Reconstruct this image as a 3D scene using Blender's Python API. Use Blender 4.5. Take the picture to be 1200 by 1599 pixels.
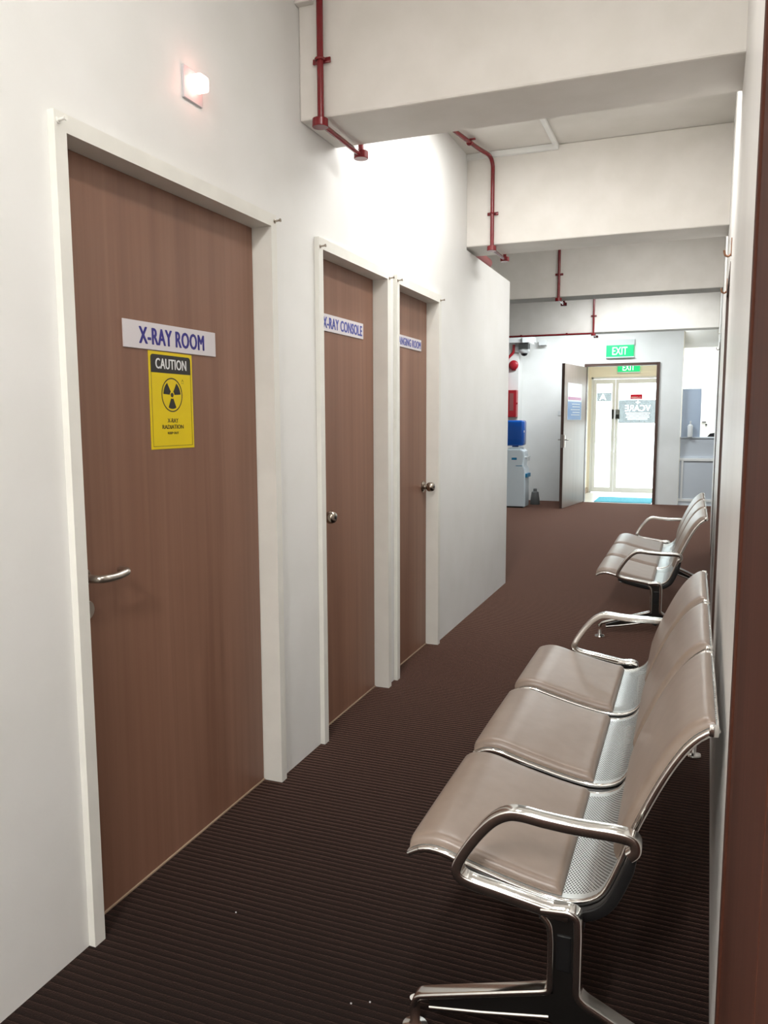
import bpy, bmesh, math, random
from mathutils import Vector, Matrix
random.seed(7)
S = bpy.context.scene
for o in list(bpy.data.objects): bpy.data.objects.remove(o)
col = S.collection

# ---------------------------------------------------------------- camera
CAM_Z = 1.37
yaw, pitch, roll = math.radians(21.42718), math.radians(6.73001), math.radians(-0.19716)
fw = Vector((-math.sin(yaw)*math.cos(pitch), math.cos(yaw)*math.cos(pitch), -math.sin(pitch)))
r0 = Vector((math.cos(yaw), math.sin(yaw), 0)); u0 = r0.cross(fw)
rt = r0*math.cos(roll) + u0*math.sin(roll); up = -r0*math.sin(roll) + u0*math.cos(roll)
cd = bpy.data.cameras.new('camera'); cam = bpy.data.objects.new('camera', cd); col.objects.link(cam)
m = Matrix.Identity(4)
for i in range(3): m[i][0], m[i][1], m[i][2] = rt[i], up[i], -fw[i]
m[0][3], m[1][3], m[2][3] = 0, 0, CAM_Z
cam.matrix_world = m
cd.sensor_fit = 'VERTICAL'; cd.sensor_height = 36; cd.lens = 1228.84/1599*36
cd.clip_start = 0.01; cd.clip_end = 200
S.camera = cam

# ---------------------------------------------------------------- world, exposure
w = bpy.data.worlds.new('sky'); S.world = w; w.use_nodes = True
bg = w.node_tree.nodes['Background']; bg.inputs[0].default_value = (.86, .94, 1, 1); bg.inputs[1].default_value = 5.5
S.view_settings.view_transform = 'Standard'; S.view_settings.look = 'None'
S.view_settings.gamma = 1; S.view_settings.use_curve_mapping = False
S.view_settings.exposure = 0.3

# lamps: (x, y, size_x, size_y, watts, colour) -- ceiling light fixtures and added fill lamps, all built with fittings
LAMPS = [
    (-0.33, 1.35, .10, 1.15, 9.5, (1, .975, .945)),
    (-0.50, -1.2, .10, 1.15, 84, (1, .975, .945)),  # unseen lamp added behind the camera for even fill
    (-1.02, 3.98, .10, 1.00, 10, (1, .99, .97)),
    (-0.33, 3.62, .10, 0.80, 14, (1, .99, .97)),  # added out of view to brighten the left partition
    (-0.42, 6.02, .10, 1.0, 17, (1, .995, .98)),  # added out of view to lift the dark bay and the partition's far end
    (-0.75, 9.85, 1.2, .10, 30, (.95, .985, 1)),
    (-1.6, 12.1, 1.2, .10, 50, (.90, .97, 1)),
    (0.9, 12.2, 1.2, .10, 24, (.93, .98, 1)),
]
EXTRA = [  # lamps in the side rooms
    ((-1.0, 14.0, 2.66), (1.0, .3), 7, (1, .98, .96)),
    ((0.5, 14.6, 2.75), (1.2, .6), 42, (.92, .98, 1)),
]

# ---------------------------------------------------------------- materials
def lin(r, g, b):
    f = lambda c: (c/255/12.92) if c/255 <= .04045 else ((c/255+.055)/1.055)**2.4
    return (f(r), f(g), f(b), 1)

def mat(name, color, rough=.5, metal=0, spec=None, emis=None, estr=1.0, coat=0):
    m = bpy.data.materials.new(name); m.use_nodes = True
    b = m.node_tree.nodes['Principled BSDF']
    b.inputs['Base Color'].default_value = color; b.inputs['Roughness'].default_value = rough
    b.inputs['Metallic'].default_value = metal
    if spec is not None: b.inputs['Specular IOR Level'].default_value = spec
    if coat: b.inputs['Coat Weight'].default_value = coat; b.inputs['Coat Roughness'].default_value = .1
    if emis: b.inputs['Emission Color'].default_value = emis; b.inputs['Emission Strength'].default_value = estr
    return m

def noise_mix(m, c1, c2, scale=(3, 3, 3), nscale=1.0, detail=4, bump=0, bscale=60, lo=.35, hi=.65, bdist=.002):
    nt = m.node_tree; N = nt.nodes; L = nt.links; b = N['Principled BSDF']
    tc = N.new('ShaderNodeTexCoord'); mp = N.new('ShaderNodeMapping'); mp.inputs['Scale'].default_value = scale
    L.new(tc.outputs['Object'], mp.inputs[0])
    n = N.new('ShaderNodeTexNoise'); n.inputs['Scale'].default_value = nscale; n.inputs['Detail'].default_value = detail
    L.new(mp.outputs[0], n.inputs['Vector'])
    cr = N.new('ShaderNodeValToRGB'); cr.color_ramp.elements[0].position = lo; cr.color_ramp.elements[1].position = hi
    cr.color_ramp.elements[0].color = c1; cr.color_ramp.elements[1].color = c2
    L.new(n.outputs['Fac'], cr.inputs[0]); L.new(cr.outputs[0], b.inputs['Base Color'])
    if bump:
        n2 = N.new('ShaderNodeTexNoise'); n2.inputs['Scale'].default_value = bscale; n2.inputs['Detail'].default_value = 3
        L.new(tc.outputs['Object'], n2.inputs['Vector'])
        bp = N.new('ShaderNodeBump'); bp.inputs['Strength'].default_value = bump; bp.inputs['Distance'].default_value = bdist
        L.new(n2.outputs['Fac'], bp.inputs['Height']); L.new(bp.outputs[0], b.inputs['Normal'])
    return m

M = {}
M['wall'] = noise_mix(mat('wall_paint', lin(236, 236, 233), .45, spec=.35), lin(235, 235, 232), lin(239, 239, 237), nscale=1.2, bump=.12, bscale=90)
M['plaster'] = noise_mix(mat('beam_plaster', lin(222, 218, 210), .7, spec=.2), lin(230, 226, 219), lin(236, 232, 226), nscale=2.0, bump=.2, bscale=25, bdist=.004)
M['ceil'] = noise_mix(mat('ceiling_paint', lin(222, 218, 210), .8, spec=.2), lin(226, 222, 215), lin(232, 228, 222), nscale=1.5)
M['frame'] = noise_mix(mat('white_frame_paint', lin(224, 222, 212), .35, spec=.4), lin(232, 231, 224), lin(237, 236, 229), nscale=3)
M['whitep'] = mat('white_plastic', lin(226, 228, 228), .35)
M['cream'] = mat('cream_paint', lin(238, 228, 208), .6)
M['tile'] = mat('pale_tile', lin(215, 212, 205), .25)
M['panel'] = mat('pale_grey_laminate', lin(205, 211, 218), .35)
M['blue_mat'] = noise_mix(mat('blue_mat', lin(80, 175, 200), .9), lin(70, 165, 190), lin(100, 190, 212), nscale=20)
M['steel'] = mat('brushed_steel', lin(190, 184, 176), .28, 1)
M['nickel'] = mat('satin_nickel', lin(170, 160, 148), .2, 1)
M['chrome'] = mat('polished_aluminium', lin(222, 220, 216), .13, 1)
M['chrome_dk'] = mat('cast_aluminium_recess', lin(70, 68, 66), .3, .9)
M['black'] = mat('black_plastic', lin(14, 14, 15), .45)
M['red'] = mat('red_enamel', lin(122, 20, 28), .22, spec=.6)
M['reddk'] = mat('dull_red_paint', lin(150, 84, 84), .5)
M['redbox'] = mat('red_box_paint', lin(170, 32, 44), .35)
M['brown'] = mat('dark_brown_frame', lin(84, 62, 54), .4)
M['hook'] = mat('copper_hook', lin(140, 100, 76), .45, .5)
M['blue_w'] = mat('blue_bottle_plastic', lin(4, 84, 178), .2, spec=.6)
M['teal'] = mat('blue_accent', lin(20, 125, 170), .4)
M['disp'] = mat('dispenser_white', lin(222, 232, 238), .35)
M['signw'] = mat('sign_white', lin(214, 209, 212), .35)
M['ink'] = mat('sign_blue_ink', lin(40, 32, 128), .4)
M['ink2'] = mat('sign_faded_blue_ink', lin(62, 72, 160), .4)
M['yellow'] = mat('poster_yellow', lin(226, 200, 4), .3)
M['pblack'] = mat('poster_black', lin(36, 33, 30), .4)
M['pwhite'] = mat('poster_white', lin(225, 225, 225), .4)
M['green'] = mat('exit_green', lin(0, 170, 95), .4, emis=lin(0, 215, 130), estr=.62)
M['exitw'] = mat('exit_letters', lin(240, 255, 250), .4, emis=(.85, 1, .95, 1), estr=.8)
M['clearp'] = mat('clear_acrylic', lin(216, 222, 222), .15)
M['bulb'] = mat('lamp_glow', (1, .5, .45, 1), .4, emis=(1, .40, .33, 1), estr=6)
M['tube'] = mat('fluorescent_glow', (1, 1, 1, 1), .4, emis=(1, .97, .92, 1), estr=4)
M['notice_w'] = mat('notice_white', lin(235, 240, 245), .25)
M['notice_b'] = mat('notice_blue', lin(120, 155, 205), .25)
M['notice_m'] = mat('notice_magenta', lin(176, 60, 130), .25)
M['lens'] = mat('dark_lens', lin(20, 20, 22), .1)
M['alu'] = mat('white_aluminium', lin(226, 226, 224), .4)
M['pave'] = noise_mix(mat('outdoor_paving', lin(225, 225, 220), .8), lin(215, 214, 210), lin(235, 234, 230), nscale=3)
M['frost'] = mat('frosted_film', lin(232, 234, 232), .6)
M['filmw'] = mat('white_vinyl', lin(250, 250, 250), .5)
M['grey'] = mat('grey_metal', lin(120, 122, 122), .4, .3)
M['thresh'] = mat('pale_threshold', lin(170, 146, 124), .5)
M['screen_g'] = mat('screen_panel', lin(176, 192, 212), .1, spec=.6)
M['leather'] = noise_mix(mat('taupe_vinyl', lin(146, 128, 114), .33, spec=.55), lin(133, 117, 105), lin(139, 123, 111), nscale=6, bump=.06, bscale=500, bdist=.0006)

def wood(name, cA, cB, cC, rough=.42):
    m = mat(name, cA, rough, spec=.4); nt = m.node_tree; N = nt.nodes; L = nt.links; b = N['Principled BSDF']
    tc = N.new('ShaderNodeTexCoord')
    def nz(sc, s, d):
        mp = N.new('ShaderNodeMapping'); mp.inputs['Scale'].default_value = sc; L.new(tc.outputs['Object'], mp.inputs[0])
        n = N.new('ShaderNodeTexNoise'); n.inputs['Scale'].default_value = s; n.inputs['Detail'].default_value = d; n.inputs['Distortion'].default_value = .3
        L.new(mp.outputs[0], n.inputs['Vector']); return n.outputs['Fac']
    a = nz((7, 7, .35), 1, 3); c = nz((38, 38, .8), 1, 4)
    r1 = N.new('ShaderNodeValToRGB'); r1.color_ramp.elements[0].color = cA; r1.color_ramp.elements[1].color = cB
    r1.color_ramp.elements[0].position = .35; r1.color_ramp.elements[1].position = .68; L.new(a, r1.inputs[0])
    r2 = N.new('ShaderNodeValToRGB'); r2.color_ramp.elements[0].position = .42; r2.color_ramp.elements[1].position = .7; L.new(c, r2.inputs[0])
    mx = N.new('ShaderNodeMix'); mx.data_type = 'RGBA'; mx.inputs[7].default_value = cC
    ml = N.new('ShaderNodeMath'); ml.operation = 'MULTIPLY'; ml.inputs[1].default_value = .30
    L.new(r2.outputs[0], ml.inputs[0]); L.new(ml.outputs[0], mx.inputs[0]); L.new(r1.outputs[0], mx.inputs[6]); L.new(mx.outputs[2], b.inputs['Base Color'])
    bp = N.new('ShaderNodeBump'); bp.inputs['Strength'].default_value = .1; bp.inputs['Distance'].default_value = .001
    L.new(c, bp.inputs['Height']); L.new(bp.outputs[0], b.inputs['Normal'])
    return m
M['wood'] = wood('walnut_laminate', lin(146, 109, 90), lin(130, 94, 76), lin(106, 73, 57))
M['wood_red'] = wood('reddish_walnut_veneer', lin(82, 47, 35), lin(68, 37, 27), lin(56, 30, 22), .75)
M['wood_red'].node_tree.nodes['Principled BSDF'].inputs['Specular IOR Level'].default_value = .12
M['taupe_door'] = wood('taupe_door_skin', lin(168, 153, 145), lin(160, 145, 137), lin(150, 135, 127), .33)

def carpet():
    m = mat('ribbed_carpet', lin(60, 46, 43), .95, spec=.12); m.node_tree.nodes['Principled BSDF'].inputs['Sheen Weight'].default_value = 1.0; m.node_tree.nodes['Principled BSDF'].inputs['Sheen Roughness'].default_value = .32; m.node_tree.nodes['Principled BSDF'].inputs['Sheen Tint'].default_value = lin(218, 165, 145); nt = m.node_tree; N = nt.nodes; L = nt.links; b = N['Principled BSDF']
    tc = N.new('ShaderNodeTexCoord'); sp = N.new('ShaderNodeSeparateXYZ')
    n0 = N.new('ShaderNodeTexNoise'); n0.inputs['Scale'].default_value = 9; n0.inputs['Detail'].default_value = 2; L.new(tc.outputs['Object'], n0.inputs['Vector'])
    L.new(tc.outputs['Object'], sp.inputs[0])
    def mth(op, a, b_=None):
        q = N.new('ShaderNodeMath'); q.operation = op
        for i, v in enumerate((a, b_)):
            if v is None: continue
            if isinstance(v, (int, float)): q.inputs[i].default_value = v
            else: L.new(v, q.inputs[i])
        return q.outputs[0]
    y = mth('ADD', sp.outputs['Y'], mth('MULTIPLY', n0.outputs['Fac'], .006))
    ph = mth('MULTIPLY', y, 2*math.pi/.022)
    rib = mth('POWER', mth('ABSOLUTE', mth('SINE', mth('MULTIPLY', ph, .5))), .55)      # rounded rib, narrow groove
    n1 = N.new('ShaderNodeTexNoise'); n1.inputs['Scale'].default_value = 260; n1.inputs['Detail'].default_value = 2; L.new(tc.outputs['Object'], n1.inputs['Vector'])
    n2 = N.new('ShaderNodeTexNoise'); n2.inputs['Scale'].default_value = 1.1; n2.inputs['Detail'].default_value = 3; L.new(tc.outputs['Object'], n2.inputs['Vector'])
    h = mth('ADD', rib, mth('MULTIPLY', n1.outputs['Fac'], .9))
    cr = N.new('ShaderNodeValToRGB'); e = cr.color_ramp.elements
    e[0].position = .25; e[0].color = lin(18, 14, 12); e[1].position = 1.5/2; e[1].color = lin(27, 20, 18)
    L.new(mth('MULTIPLY', h, .5), cr.inputs[0])
    mx = N.new('ShaderNodeMix'); mx.data_type = 'RGBA'; mx.blend_type = 'MULTIPLY'; mx.inputs[0].default_value = .5
    L.new(cr.outputs[0], mx.inputs[6])
    c2 = N.new('ShaderNodeValToRGB'); c2.color_ramp.elements[0].color = (.7, .7, .7, 1); c2.color_ramp.elements[1].color = (1, 1, 1, 1)
    L.new(n2.outputs['Fac'], c2.inputs[0]); L.new(c2.outputs[0], mx.inputs[7]); L.new(mx.outputs[2], b.inputs['Base Color'])
    bp = N.new('ShaderNodeBump'); bp.inputs['Strength'].default_value = .5; bp.inputs['Distance'].default_value = .003
    L.new(h, bp.inputs['Height']); L.new(bp.outputs[0], b.inputs['Normal'])
    return m
M['carpet'] = carpet()

def perforated():
    m = mat('perforated_steel', lin(218, 224, 224), .33, .8); nt = m.node_tree; N = nt.nodes; L = nt.links; b = N['Principled BSDF']
    uv = N.new('ShaderNodeUVMap'); uv.uv_map = 'UVMap'; sp = N.new('ShaderNodeSeparateXYZ'); L.new(uv.outputs[0], sp.inputs[0])
    def mth(op, a, b_=None):
        q = N.new('ShaderNodeMath'); q.operation = op
        for i, v in enumerate((a, b_)):
            if v is None: continue
            if isinstance(v, (int, float)): q.inputs[i].default_value = v
            else: L.new(v, q.inputs[i])
        return q.outputs[0]
    a = .0072; bb = a*1.732
    def cell(off):
        fx = mth('MULTIPLY', mth('SUBTRACT', mth('FRACT', mth('ADD', mth('DIVIDE', sp.outputs['X'], bb), off)), .5), bb)
        fy = mth('MULTIPLY', mth('SUBTRACT', mth('FRACT', mth('ADD', mth('DIVIDE', sp.outputs['Y'], a), off)), .5), a)
        return mth('SQRT', mth('ADD', mth('MULTIPLY', fx, fx), mth('MULTIPLY', fy, fy)))
    d = mth('MINIMUM', cell(0), cell(.5))
    hole = mth('LESS_THAN', d, .00225)
    inx = mth('LESS_THAN', mth('ABSOLUTE', mth('SUBTRACT', sp.outputs['X'], .2665)), .236)
    hole = mth('MULTIPLY', hole, inx)
    tr = N.new('ShaderNodeBsdfTransparent'); ms = N.new('ShaderNodeMixShader'); out = N['Material Output']
    L.new(hole, ms.inputs[0]); L.new(b.outputs[0], ms.inputs[1]); L.new(tr.outputs[0], ms.inputs[2]); L.new(ms.outputs[0], out.inputs[0])
    return m
M['perf'] = perforated()

def glass(name, tint=(1, 1, 1, 1), refl=.06):
    m = bpy.data.materials.new(name); m.use_nodes = True; nt = m.node_tree; N = nt.nodes; L = nt.links
    N.remove(N['Principled BSDF']); tr = N.new('ShaderNodeBsdfTransparent'); tr.inputs[0].default_value = tint
    gl = N.new('ShaderNodeBsdfGlossy'); gl.inputs['Roughness'].default_value = .02
    ms = N.new('ShaderNodeMixShader'); ms.inputs[0].default_value = refl
    L.new(tr.outputs[0], ms.inputs[1]); L.new(gl.outputs[0], ms.inputs[2]); L.new(ms.outputs[0], N['Material Output'].inputs[0])
    return m
M['glass'] = glass('door_glass', (.95, .98, .97, 1))
M['glass_blue'] = glass('counter_screen_glass', (.80, .87, .94, 1), .08)
M['film'] = glass('translucent_film', (.36, .37, .367, 1), .03)
def vinyl(name, c):
    m = bpy.data.materials.new(name); m.use_nodes = True; nt = m.node_tree; N = nt.nodes; L = nt.links
    N.remove(N['Principled BSDF']); a = N.new('ShaderNodeBsdfTranslucent'); a.inputs[0].default_value = c
    b = N.new('ShaderNodeBsdfDiffuse'); b.inputs[0].default_value = c; ms = N.new('ShaderNodeMixShader'); ms.inputs[0].default_value = .8
    L.new(a.outputs[0], ms.inputs[1]); L.new(b.outputs[0], ms.inputs[2]); L.new(ms.outputs[0], N['Material Output'].inputs[0]); return m
M['redvinyl'] = vinyl('red_vinyl', lin(205, 40, 60))

# ---------------------------------------------------------------- helpers
def link(name, me, m=None, parent=None):
    o = bpy.data.objects.new(name, me); col.objects.link(o)
    if m is not None and me is not None: me.materials.append(M[m] if isinstance(m, str) else m)
    if parent: o.parent = parent
    return o
def obj(name, bm, m, parent=None, smooth=False):
    me = bpy.data.meshes.new(name); bmesh.ops.recalc_face_normals(bm, faces=bm.faces); bm.to_mesh(me); bm.free()
    if smooth:
        me.polygons.foreach_set('use_smooth', [True]*len(me.polygons)); me.set_sharp_from_angle(angle=math.radians(40))
    return link(name, me, m, parent)
def tag(o, label=None, cat=None, group=None, kind=None):
    if label: o['label'] = label
    if cat: o['category'] = cat
    if group: o['group'] = group
    if kind: o['kind'] = kind
    return o
def empty(name, loc=(0, 0, 0)):
    o = bpy.data.objects.new(name, None); o.location = loc; o.empty_display_size = .1; col.objects.link(o); return o
def box(bm, x0, x1, y0, y1, z0, z1, bev=0, seg=2):
    t = bmesh.new(); bmesh.ops.create_cube(t, size=1)
    for v in t.verts: v.co = Vector(((x0+x1)/2+v.co.x*(x1-x0), (y0+y1)/2+v.co.y*(y1-y0), (z0+z1)/2+v.co.z*(z1-z0)))
    if bev: bmesh.ops.bevel(t, geom=t.edges[:], offset=bev, segments=seg, affect='EDGES', profile=.5)
    me = bpy.data.meshes.new('t'); t.to_mesh(me); t.free(); bm.from_mesh(me); bpy.data.meshes.remove(me)
def B(*a, **k):
    bm = bmesh.new(); box(bm, *a, **k); return bm
def cyl(bm, p0, p1, r, seg=20, r1=None, cap=True):
    p0, p1 = Vector(p0), Vector(p1); d = p1-p0; q = d.to_track_quat('Z', 'Y'); r1 = r if r1 is None else r1
    A = [bm.verts.new(p0+q@Vector((r*math.cos(2*math.pi*i/seg), r*math.sin(2*math.pi*i/seg), 0))) for i in range(seg)]
    C = [bm.verts.new(p1+q@Vector((r1*math.cos(2*math.pi*i/seg), r1*math.sin(2*math.pi*i/seg), 0))) for i in range(seg)]
    for i in range(seg): bm.faces.new((A[i], A[(i+1) % seg], C[(i+1) % seg], C[i]))
    if cap: bm.faces.new(A[::-1]); bm.faces.new(C)
def lathe(bm, base, axis, prof, seg=28):
    """prof: list of (distance along axis, radius)"""
    base = Vector(base); q = Vector(axis).to_track_quat('Z', 'Y'); rings = []
    for (d, r) in prof:
        rings.append([bm.verts.new(base+q@Vector((max(r, 1e-5)*math.cos(2*math.pi*i/seg), max(r, 1e-5)*math.sin(2*math.pi*i/seg), d))) for i in range(seg)])
    for a, b in zip(rings, rings[1:]):
        for i in range(seg): bm.faces.new((a[i], a[(i+1) % seg], b[(i+1) % seg], b[i]))
    bm.faces.new(rings[0][::-1]); bm.faces.new(rings[-1])
def rounded(pts, rad, n=6):
    out = [Vector(pts[0])]
    for a, b, c in zip(pts, pts[1:], pts[2:]):
        a, b, c = Vector(a), Vector(b), Vector(c); r = min(rad, (a-b).length*.49, (c-b).length*.49)
        p, q = b+(a-b).normalized()*r, b+(c-b).normalized()*r
        for i in range(n+1):
            t = i/n; out.append((1-t)**2*p+2*t*(1-t)*b+t*t*q)
    out.append(Vector(pts[-1])); return out
def tube(bm, pts, r, seg=14):
    pts = [Vector(p) for p in pts]; rings = []
    t0 = (pts[1]-pts[0]).normalized(); nrm = t0.orthogonal().normalized()
    for i, p in enumerate(pts):
        t = ((pts[min(i+1, len(pts)-1)]-pts[max(i-1, 0)])).normalized()
        nrm = (nrm-t*nrm.dot(t)).normalized(); bn = t.cross(nrm)
        rings.append([bm.verts.new(p+nrm*r*math.cos(2*math.pi*k/seg)+bn*r*math.sin(2*math.pi*k/seg)) for k in range(seg)])
    for a, b in zip(rings, rings[1:]):
        for i in range(seg): bm.faces.new((a[i], a[(i+1) % seg], b[(i+1) % seg], b[i]))
    bm.faces.new(rings[0][::-1]); bm.faces.new(rings[-1])
def spline(pts, n=6):
    P = [Vector(p) for p in pts]; out = []
    for i in range(len(P)-1):
        a = P[max(i-1, 0)]; b = P[i]; c = P[i+1]; d = P[min(i+2, len(P)-1)]
        for k in range(n):
            t = k/n; out.append(.5*((2*b)+(c-a)*t+(2*a-5*b+4*c-d)*t*t+(3*b-a-3*c+d)*t**3))
    out.append(P[-1]); return out
def sweep_xz(bm, path, y, wy, t, rad=.004, closed=False, taper=None):
    """ribbon following path [(x,z)] at y: rounded-rectangle section, wy wide along y and t thick across the path"""
    path = [Vector((p[0], p[1])) for p in path]; n = len(path); rings = []
    sec = []
    for (sx, sy, a0) in ((1, 1, 0), (-1, 1, 90), (-1, -1, 180), (1, -1, 270)):
        for k in range(4):
            a = math.radians(a0+30*k); sec.append((sx*(wy/2-rad)+rad*math.cos(a), sy*(t/2-rad)+rad*math.sin(a)))
    for i, p in enumerate(path):
        a = path[(i-1) % n] if closed or i > 0 else path[i]; b = path[(i+1) % n] if closed or i < n-1 else path[i]
        d = (b-a).normalized(); nr = Vector((-d.y, d.x)); s = taper(i/(n-1)) if taper else 1
        rings.append([bm.verts.new((p.x+nr.x*v*s, y+u, p.y+nr.y*v*s)) for (u, v) in sec])
    m_ = len(sec); pairs = list(zip(rings, rings[1:])) + ([(rings[-1], rings[0])] if closed else [])
    for a, b in pairs:
        for i in range(m_): bm.faces.new((a[i], a[(i+1) % m_], b[(i+1) % m_], b[i]))
    if not closed: bm.faces.new(rings[0][::-1]); bm.faces.new(rings[-1])
def prism(bm, poly, y0, y1, bev=0):
    t = bmesh.new(); vs = [t.verts.new((p[0], y0, p[1])) for p in poly]; f = t.faces.new(vs)
    e = bmesh.ops.extrude_face_region(t, geom=[f]); bmesh.ops.translate(t, vec=(0, y1-y0, 0), verts=[g for g in e['geom'] if isinstance(g, bmesh.types.BMVert)])
    bmesh.ops.recalc_face_normals(t, faces=t.faces)
    if bev: bmesh.ops.bevel(t, geom=[e for e in t.edges if abs(e.verts[0].co.y-e.verts[1].co.y) < 1e-6], offset=bev, segments=2, affect='EDGES')
    me = bpy.data.meshes.new('t'); t.to_mesh(me); t.free(); bm.from_mesh(me); bpy.data.meshes.remove(me)

WALLROT = Matrix(((0, 0, 1), (1, 0, 0), (0, 1, 0)))      # reads from +X: x->Y, y->Z, z->X
ENDROT = Matrix(((1, 0, 0), (0, 0, -1), (0, 1, 0)))      # reads from -Y: x->X, y->Z, z->-Y
MIRROT = Matrix(((-1, 0, 0), (0, 0, 1), (0, 1, 0)))      # meant to be read from outside
def text(name, s, centre, wh, rot, m, parent, bold=.0, depth=.0006):
    cu = bpy.data.curves.new('t', 'FONT'); cu.body = s; cu.size = 1; cu.resolution_u = 3; cu.extrude = .001; cu.space_character = 1.0+1.6*bold
    o = bpy.data.objects.new('t', cu); col.objects.link(o); bpy.context.view_layer.update()
    me = bpy.data.meshes.new_from_object(o.evaluated_get(bpy.context.evaluated_depsgraph_get()))
    bpy.data.objects.remove(o); bpy.data.curves.remove(cu)
    xs = [v.co.x for v in me.vertices]; ys = [v.co.y for v in me.vertices]
    cx, cy = (min(xs)+max(xs))/2, (min(ys)+max(ys))/2; sx, sy = wh[0]/(max(xs)-min(xs)), wh[1]/(max(ys)-min(ys))
    for v in me.vertices:
        l = Vector(((v.co.x-cx)*sx, (v.co.y-cy)*sy, (1 if v.co.z > 0 else 0)*depth)); v.co = rot@l+Vector(centre)
    me.name = name; me.materials.clear()
    if bold:
        bm = bmesh.new()
        for q_, (ox, oy) in enumerate(((0, 0), (1, 0), (-1, 0), (.5, .5), (-.5, -.5), (.5, -.5), (-.5, .5))):
            n0 = len(bm.verts); bm.from_mesh(me); bm.verts.ensure_lookup_table()
            off = rot@Vector((ox*bold*sx, oy*bold*sy*.6, q_*.00006))
            for v in bm.verts[n0:]: v.co += off
        bm.to_mesh(me); bm.free()
    return link(name, me, m, parent)
def flat_poly(bm, pts2, centre, rot, depth=.0005):
    f = [bm.verts.new(rot@Vector((p[0], p[1], depth))+Vector(centre)) for p in pts2]
    b = [bm.verts.new(rot@Vector((p[0], p[1], 0))+Vector(centre)) for p in pts2]
    n = len(f); bm.faces.new(f); bm.faces.new(b[::-1])
    for i in range(n): bm.faces.new((f[i], b[i], b[(i+1) % n], f[(i+1) % n]))
def ring_poly(bm, r0, r1, c2, centre, rot, depth=.0005, n=48):
    for i in range(n):
        a, b = 2*math.pi*i/n, 2*math.pi*(i+1)/n
        flat_poly(bm, [(c2[0]+r0*math.cos(a), c2[1]+r0*math.sin(a)), (c2[0]+r1*math.cos(a), c2[1]+r1*math.sin(a)),
                       (c2[0]+r1*math.cos(b), c2[1]+r1*math.sin(b)), (c2[0]+r0*math.cos(b), c2[1]+r0*math.sin(b))], centre, rot, depth)
def struct(name, bm, m, label=None, parent=None):
    return tag(obj(name, bm, m, parent), label, kind='structure')

# ================================================================ THE SETTING
LX = -1.425            # left wall face
CZ = 3.05              # ceiling
EY = 13.25             # end wall face
BZ = 2.48              # underside of the beams
struct('floor', B(-4.2, 3.2, -3.2, EY, -.06, 0), 'carpet', 'dark brown carpet with fine ribs running across the corridor')
struct('ceiling', B(-4.2, 3.2, -3.2, EY+.1, CZ, CZ+.1), 'ceil', 'pale painted ceiling slab between the beams')

# left partition with its three door openings (y0, y1 of each opening)
DOORS = [(1.54, 2.51), (2.925, 3.64), (3.805, 4.472)]
bm = bmesh.new(); y = -3.2
for (a, b) in DOORS:
    box(bm, LX-.12, LX, y, a-.002, 0, CZ); box(bm, LX-.12, LX, a-.002, b+.002, 2.075, CZ); y = b+.002
box(bm, LX-.12, LX, y, 5.12, 0, CZ)
box(bm, LX-.12, LX, 5.12, 6.42, 0, 2.462)
box(bm, -4.2, LX-.12, 6.30, 6.42, 0, 2.462)
struct('wall_left', bm, 'wall', 'white partition wall holding the three brown doors')
bm = bmesh.new(); box(bm, -4.2, LX-.12, 5.0, 6.30, 2.40, 2.462); box(bm, -4.2, LX-.12, 4.95, 5.12, 2.462, CZ)
struct('trim_6', bm, 'wall', 'white top slab of the room box behind the third door')
struct('wall_back', B(-4.2, 3.2, -3.3, -3.2, 0, CZ), 'wall', 'white wall closing the corridor behind the viewer')
struct('wall_outer', B(-4.3, -4.2, -3.2, EY, 0, CZ), 'wall', 'white side wall far to the left of the open area')

# right wall, very slightly splayed: x = .054 + .0175 y + d
def rx(y, d=0): return .054+.0175*y+d
def rbox(bm, d0, d1, y0, y1, z0, z1, bev=0):
    t = bmesh.new(); box(t, d0, d1, y0, y1, z0, z1, bev)
    for v in t.verts: v.co.x += .054+.0175*v.co.y
    me = bpy.data.meshes.new('t'); t.to_mesh(me); t.free(); bm.from_mesh(me); bpy.data.meshes.remove(me)
def R_(*a, **k):
    bm = bmesh.new(); rbox(bm, *a, **k); return bm
RD = [(0.0, 1.385, 2.14), (3.88, 4.70, 2.02), (7.55, 8.45, 2.02)]
bm = bmesh.new(); y = -3.2
for (a, b, t) in RD:
    rbox(bm, 0, .12, y, a, 0, CZ); rbox(bm, 0, .12, a, b, t, CZ); y = b
rbox(bm, 0, .12, y, 11.2, 0, CZ)
M['wall_r'] = noise_mix(mat('wall_paint_semigloss', lin(232, 230, 226), .38, spec=.4), lin(230, 228, 224), lin(235, 233, 229), nscale=1.2, bump=.05, bscale=60)
struct('wall_right', bm, 'wall_r', 'white wall on the right behind the two benches')
struct('wall_outer_right', B(3.2, 3.3, -3.2, EY+2.5, 0, CZ), 'wall', 'white side wall far to the right')

# end wall with doorway and reception opening
OX0, OX1, OZ = -1.66, -.57, 2.215
bm = bmesh.new()
box(bm, -4.2, OX0, EY, EY+.1, 0, CZ); box(bm, OX0, OX1, EY, EY+.1, OZ, CZ); box(bm, OX1, -.20, EY, EY+.1, 0, CZ)
box(bm, -.20, 2.4, EY, EY+.1, 2.765, CZ); box(bm, 2.4, 3.2, EY, EY+.1, 0, CZ)
struct('wall_end', bm, 'wall', 'white end wall with the open doorway and the exit sign')
struct('trim_7', B(-4.2, -2.02, EY-.02, EY, 0, CZ), 'wall', 'white raised board of the end wall left of the open door')
struct('trim_8', B(-3.25, -2.70, EY-.35, EY-.02, 0, CZ), 'wall', 'white pilaster beside the water dispenser')

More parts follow.
